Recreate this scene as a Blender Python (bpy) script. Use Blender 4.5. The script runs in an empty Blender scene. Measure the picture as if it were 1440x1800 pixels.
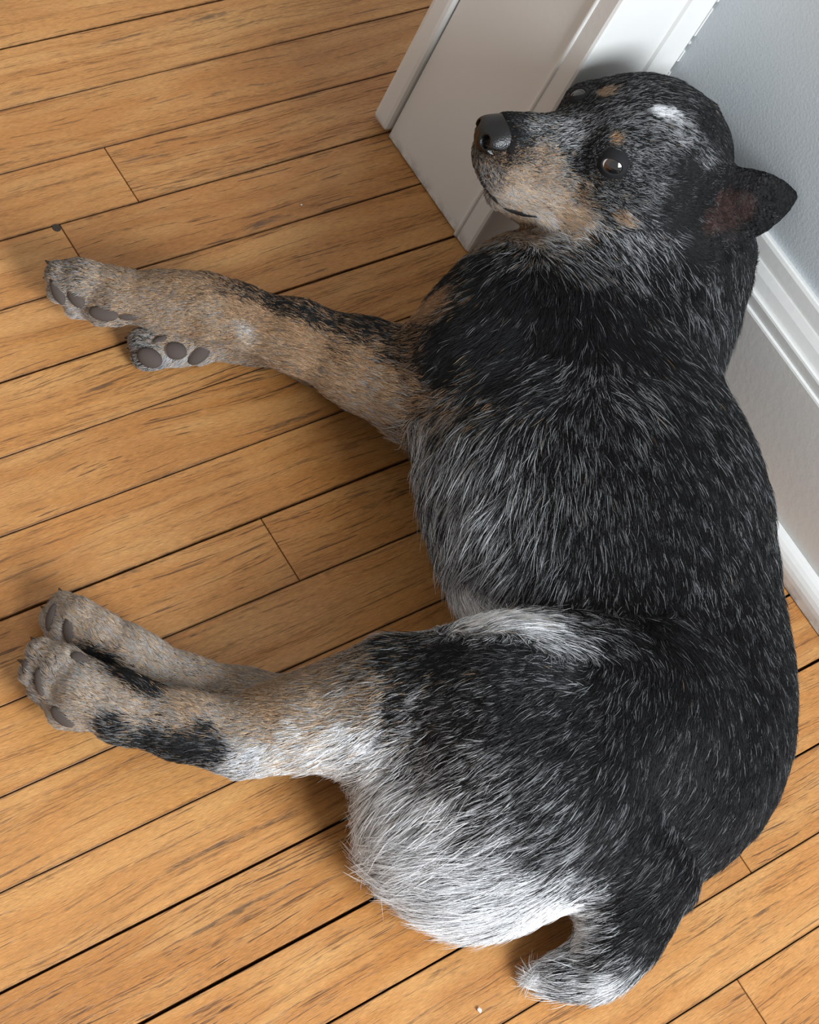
import bpy, bmesh, math, random
import numpy as np
from mathutils import Vector, Matrix
from mathutils.bvhtree import BVHTree

sc = bpy.context.scene
C = sc.collection

# ------------------------------------------------------------------ camera, world, light, exposure
CAM = np.array([-1.0419, -0.6264, 1.2376])
FPX = 3617.07                                   # focal length in pixels of the 1440 px wide frame
RC = np.array([[0.77617405, -0.52539136, 0.34859398],      # camera right
               [-0.31928547, -0.80425310, -0.50123222],    # camera down
               [0.54370087, 0.27774245, -0.79199021]])     # camera forward
cam_d = bpy.data.cameras.new('camera'); cam = bpy.data.objects.new('camera', cam_d); C.objects.link(cam)
cam_d.sensor_fit = 'HORIZONTAL'; cam_d.sensor_width = 36.0; cam_d.lens = 36.0 * FPX / 1440.0
cam_d.clip_start = 0.05
m = Matrix.Identity(4)
for i in range(3):
    m[i][0] = RC[0][i]; m[i][1] = -RC[1][i]; m[i][2] = -RC[2][i]; m[i][3] = CAM[i]
cam.matrix_world = m
sc.camera = cam

sc.view_settings.view_transform = 'Standard'; sc.view_settings.look = 'None'
sc.view_settings.gamma = 1.0; sc.view_settings.use_curve_mapping = False
sc.view_settings.exposure = 0.05

world = bpy.data.worlds.new('room_light'); sc.world = world; world.use_nodes = True
bg = world.node_tree.nodes['Background']
bg.inputs['Color'].default_value = (1.0, 0.985, 0.96, 1); bg.inputs['Strength'].default_value = 0.55     # daylight scattered round the room, even on all sides

def area(name, loc, target, sx, sy, power, col):
    l = bpy.data.lights.new(name, 'AREA'); l.shape = 'RECTANGLE'; l.size = sx; l.size_y = sy
    l.energy = power; l.color = col
    o = bpy.data.objects.new(name, l); C.objects.link(o)
    o.location = loc
    o.rotation_euler = (Vector(target) - Vector(loc)).to_track_quat('-Z', 'Y').to_euler()
    return o
# the one window of the room, behind the photographer where the floor and the wall end (its glint is in both eyes)
area('window_daylight_offscreen', (-0.30, -2.4, 1.55), (-0.25, -0.3, 0.1), 1.1, 1.3, 128, (0.88, 0.94, 1.0))


# ------------------------------------------------------------------ helpers
rng = np.random.default_rng(7); random.seed(7)

def tag(o, label=None, cat=None, group=None, kind=None):
    if label: o['label'] = label
    if cat: o['category'] = cat
    if group: o['group'] = group
    if kind: o['kind'] = kind
    return o

def link(name, me, mat=None, parent=None):
    o = bpy.data.objects.new(name, me); C.objects.link(o)
    if mat is not None and not me.materials: me.materials.append(mat)
    if parent is not None: o.parent = parent
    return o

def mesh_from(name, v, f, smooth=False):
    me = bpy.data.meshes.new(name); me.from_pydata([tuple(p) for p in v], [], [tuple(q) for q in f]); me.update()
    if smooth: me.polygons.foreach_set('use_smooth', [True] * len(me.polygons))
    return me

def box(name, lo, hi, mat, parent=None, bevel=0.0):
    bm = bmesh.new(); bmesh.ops.create_cube(bm, size=1.0)
    for v in bm.verts:
        v.co = Vector([(lo[i] + hi[i]) / 2 + v.co[i] * (hi[i] - lo[i]) for i in range(3)])
    if bevel: bmesh.ops.bevel(bm, geom=bm.edges[:], offset=bevel, segments=2, affect='EDGES', profile=0.6)
    me = bpy.data.meshes.new(name); bm.to_mesh(me); bm.free()
    return link(name, me, mat, parent)

def extrude_profile(name, prof, axis, a, b, mat, parent=None, smooth=False):
    """prof: closed list of 2-D points; axis 'y' -> points are (x,z); axis 'z' -> points are (x,y)."""
    n = len(prof); v = []
    for t in (a, b):
        for p in prof: v.append((p[0], t, p[1]) if axis == 'y' else (p[0], p[1], t))
    f = [(i, (i + 1) % n, n + (i + 1) % n, n + i) for i in range(n)]
    f += [tuple(range(n))[::-1], tuple(range(n, 2 * n))]
    me = mesh_from(name, v, f)
    bm = bmesh.new(); bm.from_mesh(me); bmesh.ops.recalc_face_normals(bm, faces=bm.faces[:]); bm.to_mesh(me); bm.free()
    o = link(name, me, mat, parent)
    return o

class NT:
    """small wrapper for building node materials"""
    def __init__(s, name):
        s.m = bpy.data.materials.new(name); s.m.use_nodes = True
        s.t = s.m.node_tree; s.t.nodes.clear()
        s.out = s.t.nodes.new('ShaderNodeOutputMaterial')
    def n(s, typ, ins=None, **kw):
        nd = s.t.nodes.new(typ)
        for k, v in kw.items(): setattr(nd, k, v)
        for k, v in (ins or {}).items():
            if isinstance(v, bpy.types.NodeSocket): s.t.links.new(v, nd.inputs[k])
            else: nd.inputs[k].default_value = v
        return nd
    def ramp(s, fac, stops, interp='LINEAR'):
        nd = s.t.nodes.new('ShaderNodeValToRGB'); s.t.links.new(fac, nd.inputs[0])
        cr = nd.color_ramp; cr.interpolation = interp
        while len(cr.elements) > 1: cr.elements.remove(cr.elements[-1])
        for i, (p, c) in enumerate(stops):
            e = cr.elements[0] if i == 0 else cr.elements.new(p)
            e.position = p; e.color = c if len(c) == 4 else (*c, 1)
        return nd.outputs[0]
    def math(s, op, a, b=0.0, c=0.0, clamp=False):
        nd = s.t.nodes.new('ShaderNodeMath'); nd.operation = op; nd.use_clamp = clamp
        for i, v in enumerate((a, b, c)):
            if isinstance(v, bpy.types.NodeSocket): s.t.links.new(v, nd.inputs[i])
            else: nd.inputs[i].default_value = v
        return nd.outputs[0]
    def mix(s, fac, a, b, blend='MIX'):
        nd = s.t.nodes.new('ShaderNodeMix'); nd.data_type = 'RGBA'; nd.blend_type = blend
        for k, v in ((0, fac), (6, a), (7, b)):
            if isinstance(v, bpy.types.NodeSocket): s.t.links.new(v, nd.inputs[k])
            else: nd.inputs[k].default_value = v if (k == 0 or len(v) == 4) else (*v, 1)
        return nd.outputs[2]
    def surf(s, sock):
        s.t.links.new(sock, s.out.inputs['Surface']); return s.m

def simple_mat(name, col, rough=0.5, spec=0.5, coat=0.0):
    k = NT(name)
    p = k.n('ShaderNodeBsdfPrincipled', {'Base Color': (*col, 1), 'Roughness': rough, 'Specular IOR Level': spec, 'Coat Weight': coat})
    return k.surf(p.outputs[0])

# ------------------------------------------------------------------ materials of the room
def oak_material():
    k = NT('oak_floor')
    tc = k.n('ShaderNodeTexCoord'); oi = k.n('ShaderNodeObjectInfo')
    rnd = oi.outputs['Random']
    geo = k.n('ShaderNodeNewGeometry')
    # every plank is cut from another spot of the log: shift by the plank's random value
    off = k.n('ShaderNodeCombineXYZ', {'X': k.math('MULTIPLY', rnd, 37.0), 'Y': k.math('MULTIPLY', rnd, 91.0), 'Z': k.math('MULTIPLY', rnd, 53.0)})
    pos = k.n('ShaderNodeVectorMath', {0: tc.outputs['Object'], 1: off.outputs[0]}, operation='ADD').outputs[0]
    sep = k.n('ShaderNodeSeparateXYZ', {'Vector': pos}); X, Y = sep.outputs[0], sep.outputs[1]
    def noise(sx, sy, det=2.0, rough=0.5, yy=None, z=0.0):
        v = k.n('ShaderNodeCombineXYZ', {'X': k.math('MULTIPLY', X, sx), 'Y': k.math('MULTIPLY', Y if yy is None else yy, sy), 'Z': z}).outputs[0]
        return k.n('ShaderNodeTexNoise', {'Vector': v, 'Scale': 1.0, 'Detail': det, 'Roughness': rough}).outputs[0]
    # the grain wanders a few millimetres, with a cathedral arch here and there
    warp = k.math('ADD', k.math('MULTIPLY', noise(3.2, 14.0, 1.0), 0.030), k.math('MULTIPLY', noise(14.0, 30.0, 1.0), 0.004))
    yv = k.math('ADD', Y, warp)
    ring = noise(1.2, 130.0, 2.0, 0.5, yv, 2.0)
    base = k.ramp(rnd, [(0.0, (0.42, 0.180, 0.052)), (0.3, (0.52, 0.240, 0.075)), (0.55, (0.45, 0.195, 0.056)), (0.8, (0.55, 0.262, 0.085)), (1.0, (0.48, 0.215, 0.064))])
    col = k.mix(k.ramp(ring, [(0.36, (0.55,) * 3), (0.60, (0,) * 3)]), base, (0.40, 0.165, 0.045))
    broad = noise(7.0, 40.0, 3.0, 0.6, yv, 5.0)
    col = k.mix(k.ramp(broad, [(0.45, (0.0,) * 3), (0.72, (0.6,) * 3)]), col, (0.63, 0.355, 0.135))
    blotch = noise(9.0, 22.0, 4.0, 0.6, None, 9.0)
    col = k.mix(k.ramp(blotch, [(0.50, (0.0,) * 3), (0.75, (0.5,) * 3)]), col, (0.36, 0.155, 0.05))
    # short dark pores lying along the grain, gathered in the early-wood bands
    porous = k.ramp(rnd, [(0.0, (1.0,) * 3), (0.45, (0.55,) * 3), (0.62, (0.9,) * 3), (1.0, (0.35,) * 3)])
    pore = noise(30.0, 900.0, 2.0, 0.6, yv, 1.0)
    band = k.ramp(ring, [(0.38, (1,) * 3), (0.54, (0.08,) * 3)])
    porem = k.math('MULTIPLY', k.math('MULTIPLY', k.ramp(pore, [(0.545, (0,) * 3), (0.580, (1,) * 3)]), band), porous)
    col = k.mix(k.math('MULTIPLY', porem, 0.74), col, (0.10, 0.042, 0.014))
    long_ = noise(13.0, 420.0, 3.0, 0.65, yv, 7.0)
    longm = k.math('MULTIPLY', k.ramp(long_, [(0.620, (0,) * 3), (0.645, (1,) * 3)]), porous)
    col = k.mix(k.math('MULTIPLY', longm, 0.85), col, (0.07, 0.030, 0.012))
    # worn black streaks where dirt sits in the open grain
    streak = noise(5.0, 75.0, 5.0, 0.62, yv, 3.0)
    brk = noise(60.0, 260.0, 3.0, 0.7, yv, 4.0)
    strm = k.math('MULTIPLY', k.ramp(streak, [(0.62, (0,) * 3), (0.67, (1,) * 3)]), k.ramp(brk, [(0.38, (0.2,) * 3), (0.55, (1,) * 3)]))
    col = k.mix(k.math('MULTIPLY', strm, 0.75), col, (0.085, 0.055, 0.035))
    # scuffs
    sc_n = noise(30.0, 70.0, 6.0, 0.75, None, 8.0)
    col = k.mix(k.ramp(sc_n, [(0.66, (0,) * 3), (0.80, (0.5,) * 3)]), col, (0.16, 0.09, 0.045))
    fine = noise(150.0, 2600.0, 2.0, 0.6, yv, 6.0)
    col = k.mix(0.55, col, k.ramp(fine, [(0.36, (0.55,) * 3), (0.62, (1.28,) * 3)]), 'MULTIPLY')
    # grime along the long edges of the board
    oy = k.n('ShaderNodeSeparateXYZ', {'Vector': tc.outputs['Object']}).outputs[1]
    en = noise(35.0, 60.0, 4.0, 0.7, None, 11.0)
    edge = k.math('ADD', k.math('ABSOLUTE', oy), k.math('MULTIPLY', k.math('SUBTRACT', en, 0.5), 0.0030))
    edgem = k.ramp(k.math('MULTIPLY', k.math('SUBTRACT', edge, 0.0266), 500.0), [(0.0, (0,) * 3), (1.0, (1,) * 3)])
    col = k.mix(k.math('MULTIPLY', edgem, 0.8), col, (0.05, 0.025, 0.014))
    hgt = k.math('SUBTRACT', k.math('MULTIPLY', fine, 0.3), k.math('ADD', k.math('ADD', porem, longm), k.math('MULTIPLY', strm, 0.8)))
    bump = k.n('ShaderNodeBump', {'Height': hgt, 'Strength': 0.45, 'Distance': 0.0006})
    rough = k.math('ADD', 0.36, k.math('MULTIPLY', porem, 0.3))
    p = k.n('ShaderNodeBsdfPrincipled', {'Base Color': col, 'Roughness': rough, 'Specular IOR Level': 0.4, 'Normal': bump.outputs[0]})
    return k.surf(p.outputs[0])

def paint_material(name, col, bump_scale, bump_str, rough, dirt=0.0):
    k = NT(name)
    tc = k.n('ShaderNodeTexCoord')
    nz = k.n('ShaderNodeTexNoise', {'Vector': tc.outputs['Object'], 'Scale': bump_scale, 'Detail': 4.0, 'Roughness': 0.6}).outputs[0]
    big = k.n('ShaderNodeTexNoise', {'Vector': tc.outputs['Object'], 'Scale': 9.0, 'Detail': 4.0}).outputs[0]
    c = k.mix(k.ramp(big, [(0.4, (0,) * 3), (0.75, (0.3,) * 3)]), col, tuple(x * 0.9 for x in col))
    if dirt:
        spot = k.n('ShaderNodeTexNoise', {'Vector': tc.outputs['Object'], 'Scale': 70.0, 'Detail': 6.0, 'Roughness': 0.8}).outputs[0]
        z = k.n('ShaderNodeSeparateXYZ', {'Vector': tc.outputs['Object']}).outputs[2]
        low = k.ramp(z, [(0.0, (1,) * 3), (0.004, (0.45,) * 3), (0.014, (0,) * 3)])
        mk = k.math('MULTIPLY', k.ramp(spot, [(0.42, (0,) * 3), (0.58, (1,) * 3)]), low)
        c = k.mix(k.math('MULTIPLY', mk, dirt), c, (0.10, 0.08, 0.06))
    bump = k.n('ShaderNodeBump', {'Height': nz, 'Strength': bump_str, 'Distance': 0.001})
    p = k.n('ShaderNodeBsdfPrincipled', {'Base Color': c, 'Roughness': rough, 'Normal': bump.outputs[0]})
    return k.surf(p.outputs[0])

M_OAK = oak_material()
M_WALL = paint_material('grey_blue_wall_paint', (0.53, 0.57, 0.595), 420.0, 0.35, 0.55)
M_TRIM = paint_material('white_trim_paint', (0.69, 0.685, 0.66), 160.0, 0.18, 0.38, dirt=0.8)
M_GAP = simple_mat('dark_gap', (0.015, 0.010, 0.007), 0.95, 0.1)

# ------------------------------------------------------------------ floor: one object per plank
ROW = 0.05715; S0 = 0.30507
floor_base = box('floor', (-2.2, -2.4, -0.06), (1.2, 1.6, -0.012), M_GAP); tag(floor_base, 'honey coloured oak strip floor with dark seams', 'floor', kind='structure')
ends = {2: [-0.2465], 3: [-0.319], 8: [-0.306], 14: [-0.113], 16: [-0.176]}
GAPS = {0: 0.0009, 3: 0.0006, 5: 0.0008, 8: 0.0009, 12: 0.0009, 13: 0.0012, 14: 0.0007}   # half width of the wider seams
def plank(x0, x1, y0, y1, tilt, g0=0.0005, g1=0.0005):
    x0 += 0.0005; x1 -= 0.0005; y0 += g0; y1 -= g1
    bm = bmesh.new(); bmesh.ops.create_cube(bm, size=1.0)
    cx, cy = (x0 + x1) / 2, (y0 + y1) / 2
    for v in bm.verts:
        v.co = Vector((v.co.x * (x1 - x0), v.co.y * (y1 - y0), -0.006 + v.co.z * 0.012))
    top = [e for e in bm.edges if all(v.co.z > -0.001 for v in e.verts)]
    bmesh.ops.bevel(bm, geom=top, offset=0.0004, segments=1, affect='EDGES')
    me = bpy.data.meshes.new('plank'); bm.to_mesh(me); bm.free()
    o = link('plank', me, M_OAK, floor_base); o.location = (cx, cy, tilt)
for r in range(-9, 24):
    y1 = S0 - ROW * r; y0 = y1 - ROW
    xs = list(ends.get(r, []))
    if not xs: xs = [-1.42 + ((r * 0.377) % 0.36)]
    lo, hi = min(xs), max(xs)
    while lo > -2.0: lo -= 0.80 + 0.5 * random.random(); xs.append(lo)
    while hi < 0.9: hi += 1.65 + 0.4 * random.random(); xs.append(hi)
    xs = sorted(x for x in xs if -2.1 < x < 1.1); xs = [-2.15] + xs + [1.15]
    for a, b in zip(xs, xs[1:]):
        if b - a > 0.02: plank(a, b, y0, y1, -random.random() * 0.0004, GAPS.get(r + 1, 0.0004), GAPS.get(r, 0.0004))

bm = bmesh.new(); bmesh.ops.create_uvsphere(bm, u_segments=14, v_segments=8, radius=0.0036)
for v in bm.verts: v.co.z *= 0.25
me_k = bpy.data.meshes.new('knot_hole'); bm.to_mesh(me_k); bm.free()
kn = link('knot_hole', me_k, simple_mat('knot_filler', (0.035, 0.022, 0.015), 0.6), floor_base); kn.location = (-0.323, 0.131, 0.0)
# ------------------------------------------------------------------ walls, baseboard, door frame
wall = box('wall_right', (0.114, -2.4, 0.0), (0.24, 0.0, 2.6), M_WALL); tag(wall, 'pale blue grey painted wall above the tall baseboard', 'wall', kind='structure')
wallb = box('wall_back', (0.022, 0.019, 0.0), (1.2, 0.128, 2.6), M_WALL); tag(wallb, 'painted wall behind the white door casing', 'wall', kind='structure')
bbp = [(0.114, 0.0), (0.0875, 0.0), (0.0875, 0.1352), (0.0882, 0.1368), (0.0905, 0.1372), (0.0905, 0.1462), (0.0912, 0.1478), (0.0932, 0.1482), (0.0945, 0.1462),
       (0.0958, 0.1490), (0.0985, 0.1575), (0.1020, 0.1635), (0.1030, 0.1612), (0.1040, 0.1635), (0.1060, 0.1760), (0.1075, 0.1785), (0.1095, 0.1790), (0.114, 0.1770)]
bb = extrude_profile('baseboard_right', bbp, 'y', -2.4, -0.0005, M_TRIM); tag(bb, 'tall white moulded baseboard along the blue grey wall', 'baseboard', kind='structure')
shoe = [(0.0873, 0.0012), (0.0735, 0.0012)] + [(0.0873 - 0.0138 * math.cos(a), 0.010 + 0.0155 * math.sin(a)) for a in np.linspace(0.0, math.pi / 2, 7)]
sh = extrude_profile('shoe_moulding', shoe, 'y', -2.4, -0.0005, M_TRIM, bb)
# door casing: an inner rounded edge, flat face, raised outer band against the wall
cas = [(0.0, 0.0185), (0.0, 0.003), (0.001, 0.0008), (0.003, 0.0), (0.080, 0.0), (0.0815, -0.0025), (0.084, -0.0035), (0.111, -0.0035), (0.1125, -0.002), (0.1125, 0.0185)]
casing = extrude_profile('trim_1', cas, 'z', 0.001, 2.1, M_TRIM); tag(casing, 'white door casing tight in the corner behind the dog', 'trim', kind='structure')
bead = [(0.0012 - 0.0026 * math.cos(a), 0.0192 + 0.0026 * math.sin(a)) for a in np.linspace(0, 2 * math.pi, 14, endpoint=False)]
extrude_profile('bead', bead, 'z', 0.001, 2.1, M_TRIM, casing)
jamb = box('trim_2', (0.0015, 0.0195, 0.001), (0.0215, 0.129, 2.1), M_TRIM, bevel=0.001); tag(jamb, 'flat white door jamb beside the dog\'s nose', 'trim', kind='structure')
casf = box('trim_3', (-0.004, 0.1305, 0.006), (0.11, 0.150, 2.1), M_TRIM, bevel=0.004); tag(casf, 'narrow rounded casing on the far edge of the jamb', 'trim', kind='structure')
# caulk between casing and wall, cracked open in four places
for z0, z1 in ((0.001, 0.196), (0.209, 0.221), (0.229, 0.231), (0.238, 0.268), (0.276, 2.1)):
    box('caulk', (0.1119, -0.0040, z0), (0.1139, -0.0020, z1), M_TRIM, casing)

# ------------------------------------------------------------------ the dog: signed distance field -> one continuous skin
def pt(px, py, z):
    """point at height z seen at pixel (px, py) of the photograph"""
    d = RC.T @ np.array([(px - 720) / FPX, (py - 900) / FPX, 1.0])
    return CAM + d * ((z - CAM[2]) / d[2])

VOX = 0.0021
LO = np.array([-0.60, -0.63, -0.006]); HI = np.array([0.118, 0.14, 0.312])
NX, NY, NZ = [int(math.ceil((HI[i] - LO[i]) / VOX)) + 1 for i in range(3)]
gx = (LO[0] + VOX * np.arange(NX)).astype(np.float32); gy = (LO[1] + VOX * np.arange(NY)).astype(np.float32); gz = (LO[2] + VOX * np.arange(NZ)).astype(np.float32)
D = np.full((NX, NY, NZ), 0.2, np.float32)

def window(lo, hi, pad):
    s = []
    for i, g in enumerate((gx, gy, gz)):
        a = int(np.searchsorted(g, lo[i] - pad)); b = int(np.searchsorted(g, hi[i] + pad)); s.append(slice(max(a, 0), max(b, 0)))
    return tuple(s)
def smin(a, b, k):
    h = np.maximum(k - np.abs(a - b), 0) / k
    return np.minimum(a, b) - h * h * k * 0.25
def put(sl, d, k, sub=False):
    if sub:   # carve
        a = D[sl]; b = -d; h = np.maximum(k - np.abs(a - b), 0) / k
        D[sl] = np.maximum(a, b) + h * h * k * 0.25
    else: D[sl] = smin(D[sl], d, k)
def grid(sl): return gx[sl[0]][:, None, None], gy[sl[1]][None, :, None], gz[sl[2]][None, None, :]

def cone(A, B, ra, rb, k=0.02, sub=False):
    A = np.asarray(A, float); B = np.asarray(B, float)
    R = max(ra, rb); sl = window(np.minimum(A, B) - R, np.maximum(A, B) + R, k + 0.02)
    x, y, z = grid(sl); ab = B - A; L2 = float(ab @ ab) + 1e-12
    t = ((x - A[0]) * ab[0] + (y - A[1]) * ab[1] + (z - A[2]) * ab[2]) / L2
    t = np.clip(t, 0, 1)
    d = np.sqrt((x - A[0] - t * ab[0]) ** 2 + (y - A[1] - t * ab[1]) ** 2 + (z - A[2] - t * ab[2]) ** 2) - (ra + (rb - ra) * t)
    put(sl, d.astype(np.float32), k, sub)
def chain(pts, k=0.02):
    for (a, ra), (b, rb) in zip(pts, pts[1:]): cone(a, b, ra, rb, k)
def ell(c, r, axes=None, k=0.02, sub=False):
    c = np.asarray(c, float); R = max(r); sl = window(c - R, c + R, k + 0.02)
    x, y, z = grid(sl); p = [x - c[0], y - c[1], z - c[2]]
    if axes is None: q = p
    else: q = [a[0] * p[0] + a[1] * p[1] + a[2] * p[2] for a in axes]
    k0 = np.sqrt(sum((q[i] / r[i]) ** 2 for i in range(3))); k1 = np.sqrt(sum((q[i] / r[i] ** 2) ** 2 for i in range(3))) + 1e-9
    put(sl, (k0 * (k0 - 1) / k1).astype(np.float32), k, sub)

def catmull(P, n):
    P = np.asarray(P, float); out = []
    Q = np.vstack([2 * P[0] - P[1], P, 2 * P[-1] - P[-2]])
    for i in range(1, len(Q) - 2):
        t = np.linspace(0, 1, n, endpoint=False)[:, None]
        a, b, c, d = Q[i - 1], Q[i], Q[i + 1], Q[i + 2]
        out.append(0.5 * (2 * b + (c - a) * t + (2 * a - 5 * b + 4 * c - d) * t ** 2 + (3 * b - a - 3 * c + d) * t ** 3))
    out.append(P[-1:]); return np.vstack(out)

def sweep(rows, k=0.03):
    """rows: x, y, half depth (in plan), half thickness, centre height; elliptical sections along a plan curve"""
    S = catmull(rows, 14)
    X, Y = np.meshgrid(gx, gy, indexing='ij')
    best = np.full(X.shape, 1e9, np.float32); idx = np.zeros(X.shape, np.int32)
    for i in range(len(S)):
        d2 = (X - S[i, 0]) ** 2 + (Y - S[i, 1]) ** 2
        # compare in units of the local half depth so that wide sections win
        b = d2 < best; best[b] = d2[b]; idx[b] = i
    a = S[idx, 2].astype(np.float32); b = S[idx, 3].astype(np.float32); zc = S[idx, 4].astype(np.float32)
    dw = np.sqrt(best)
    u = (dw / a)[:, :, None]; w = ((gz[None, None, :] - zc[:, :, None]) / b[:, :, None])
    q = np.sqrt(u * u + w * w); g = np.sqrt((u / a[:, :, None]) ** 2 + (w / b[:, :, None]) ** 2) + 1e-9
    put((slice(None),) * 3, (q * (q - 1) / g).astype(np.float32), k)

# trunk, from the base of the neck to the tail root (lying on its side, spine towards the wall)
TRUNK = [(-0.008, -0.114, 0.062, 0.068, 0.088),
         (-0.056, -0.165, 0.106, 0.088, 0.093),
         (-0.096, -0.232, 0.129, 0.096, 0.096),
         (-0.118, -0.298, 0.132, 0.093, 0.093),
         (-0.133, -0.356, 0.122, 0.083, 0.083),
         (-0.146, -0.403, 0.109, 0.077, 0.077),
         (-0.170, -0.441, 0.097, 0.076, 0.076),
         (-0.208, -0.471, 0.082, 0.070, 0.072),
         (-0.240, -0.490, 0.056, 0.054, 0.062)]
sweep(TRUNK)
# shoulder blade and upper arm of the upper (left) foreleg
ell((-0.085, -0.145, 0.115), (0.075, 0.07, 0.065), k=0.04)
chain([((-0.10, -0.135, 0.130), 0.058), (pt(830, 650, 0.105), 0.050), (pt(720, 685, 0.078), 0.031)], k=0.03)
# upper foreleg: elbow, forearm, wrist, pastern, paw
chain([(pt(740, 685, 0.077), 0.030), (pt(640, 640, 0.066), 0.030), (pt(520, 590, 0.060), 0.0225), (pt(420, 555, 0.056), 0.0185),
       (pt(355, 535, 0.053), 0.0185), (pt(290, 528, 0.048), 0.0170), (pt(205, 520, 0.042), 0.0175)], k=0.02)
# upper hind leg: pelvis, thigh, knee, shank, hock, foot
ell((-0.280, -0.423, 0.087), (0.087, 0.084, 0.083), k=0.03)
chain([((-0.205, -0.422, 0.108), 0.070), (pt(880, 1245, 0.112), 0.056), (pt(700, 1232, 0.083), 0.041)], k=0.022)
ell(pt(825, 1475, 0.050), (0.062, 0.066, 0.050), k=0.04)
cone(pt(685, 1325, 0.048), pt(750, 1445, 0.045), 0.028, 0.038, k=0.03)
chain([(pt(690, 1245, 0.074), 0.036), (pt(570, 1260, 0.060), 0.026), (pt(480, 1280, 0.052), 0.0205), (pt(420, 1295, 0.048), 0.0190)], k=0.03)
chain([(pt(420, 1298, 0.047), 0.0200), (pt(320, 1275, 0.045), 0.0185), (pt(220, 1245, 0.044), 0.0180), (pt(150, 1215, 0.043), 0.0190)], k=0.02)

# paw of the upper foreleg
P = pt
chain([(P(215, 512, 0.043), 0.0165), (P(140, 490, 0.044), 0.0135), (P(106, 482, 0.043), 0.0100)], k=0.006)
chain([(P(205, 522, 0.036), 0.0150), (P(145, 512, 0.034), 0.0125), (P(112, 508, 0.032), 0.0110)], k=0.004)
chain([(P(205, 532, 0.030), 0.0140), (P(165, 530, 0.024), 0.0125), (P(140, 533, 0.021), 0.0110)], k=0.004)
cone(P(205, 538, 0.034), P(180, 546, 0.033), 0.0130, 0.0110, k=0.008)
# lower (right) foreleg: mostly under the upper one, its paw turned pads-up
chain([(P(900, 570, 0.045), 0.042), (P(720, 660, 0.028), 0.026), (P(560, 620, 0.022), 0.020), (P(440, 590, 0.018), 0.0165), (P(360, 592, 0.018), 0.0180)], k=0.02)
chain([(P(350, 592, 0.018), 0.0175), (P(285, 590, 0.018), 0.0130), (P(252, 598, 0.016), 0.0100)], k=0.005)
chain([(P(345, 602, 0.016), 0.0160), (P(310, 612, 0.015), 0.0130)], k=0.004)
chain([(P(325, 602, 0.016), 0.0150), (P(280, 615, 0.014), 0.0125), (P(262, 622, 0.013), 0.0115)], k=0.004)
# chest in front of the lower foreleg
ell(P(870, 520, 0.046), (0.040, 0.038, 0.038), k=0.025)
# paw of the upper hind leg
chain([(P(160, 1216, 0.043), 0.0185), (P(112, 1176, 0.042), 0.0140), (P(76, 1150, 0.040), 0.0105)], k=0.006)
chain([(P(150, 1225, 0.038), 0.0170), (P(98, 1198, 0.034), 0.0135), (P(66, 1184, 0.031), 0.0110)], k=0.004)
chain([(P(150, 1235, 0.032), 0.0160), (P(105, 1220, 0.027), 0.0130), (P(80, 1212, 0.023), 0.0105)], k=0.004)
cone(P(145, 1243, 0.033), P(114, 1253, 0.028), 0.0130, 0.0100, k=0.008)
# lower hind leg
chain([(P(640, 1265, 0.034), 0.026), (P(500, 1250, 0.024), 0.018), (P(420, 1230, 0.022), 0.0170), (P(330, 1208, 0.020), 0.0165), (P(230, 1160, 0.020), 0.0170), (P(165, 1120, 0.021), 0.0180)], k=0.02)
chain([(P(170, 1120, 0.022), 0.0175), (P(134, 1088, 0.025), 0.0135), (P(114, 1068, 0.024), 0.0100)], k=0.006)
chain([(P(165, 1130, 0.018), 0.0165), (P(118, 1105, 0.017), 0.0135), (P(100, 1090, 0.016), 0.0110)], k=0.004)
cone(P(170, 1145, 0.016), P(142, 1152, 0.015), 0.0130, 0.0110, k=0.008)
# tail, bent round to the belly side
TAIL = [(P(1140, 1540, 0.060), 0.032), (P(1105, 1620, 0.052), 0.023), (P(1080, 1665, 0.042), 0.018), (P(1050, 1700, 0.028), 0.015), (P(1000, 1712, 0.019), 0.010), (P(955, 1722, 0.012), 0.005)]
chain(TAIL, k=0.02)

# head: frame with F towards the nose, L the dog's left, U the crown
hr, hu, ht = RC[0], -RC[1], -RC[2]
F = -0.90 * hr + 0.03 * hu + 0.43 * ht; F /= np.linalg.norm(F)
L = 0.33 * hr - 0.72 * hu + 0.61 * ht; L -= F * (L @ F); L /= np.linalg.norm(L)
U = np.cross(F, L)
E0 = pt(1046, 228, 0.235)
AX = (F, L, U)
def hd(f, l, u): return E0 + F * f + L * l + U * u
# neck and ruff
chain([((-0.038, -0.143, 0.102), 0.076), (hd(-0.090, 0.030, -0.085), 0.054), (hd(-0.065, 0.0, -0.045), 0.052)], k=0.04)
ell(P(1205, 445, 0.160), (0.046, 0.040, 0.040), k=0.03)
ell(P(1180, 565, 0.140), (0.046, 0.046, 0.045), k=0.03)
# skull
ell(hd(-0.052, 0, -0.009), (0.064, 0.061, 0.049), AX, k=0.02)
ell(hd(-0.020, 0, -0.010), (0.040, 0.048, 0.030), AX, k=0.02)
for s in (-1, 1):
    ell(hd(-0.040, s * 0.036, -0.052), (0.050, 0.030, 0.044), AX, k=0.025)
    ell(hd(-0.006, s * 0.030, 0.002), (0.018, 0.016, 0.010), AX, k=0.012)
# muzzle
cone(hd(-0.005, 0, -0.036), hd(0.064, 0, -0.028), 0.036, 0.0215, k=0.02)
cone(hd(0.0, 0, -0.013), hd(0.066, 0, -0.0125), 0.018, 0.0145, k=0.014)
for s in (-1, 1):
    cone(hd(0.004, s * 0.018, -0.052), hd(0.060, s * 0.011, -0.040), 0.024, 0.0165, k=0.014)
cone(hd(-0.045, 0, -0.082), hd(0.050, 0, -0.062), 0.030, 0.0135, k=0.012)
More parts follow.
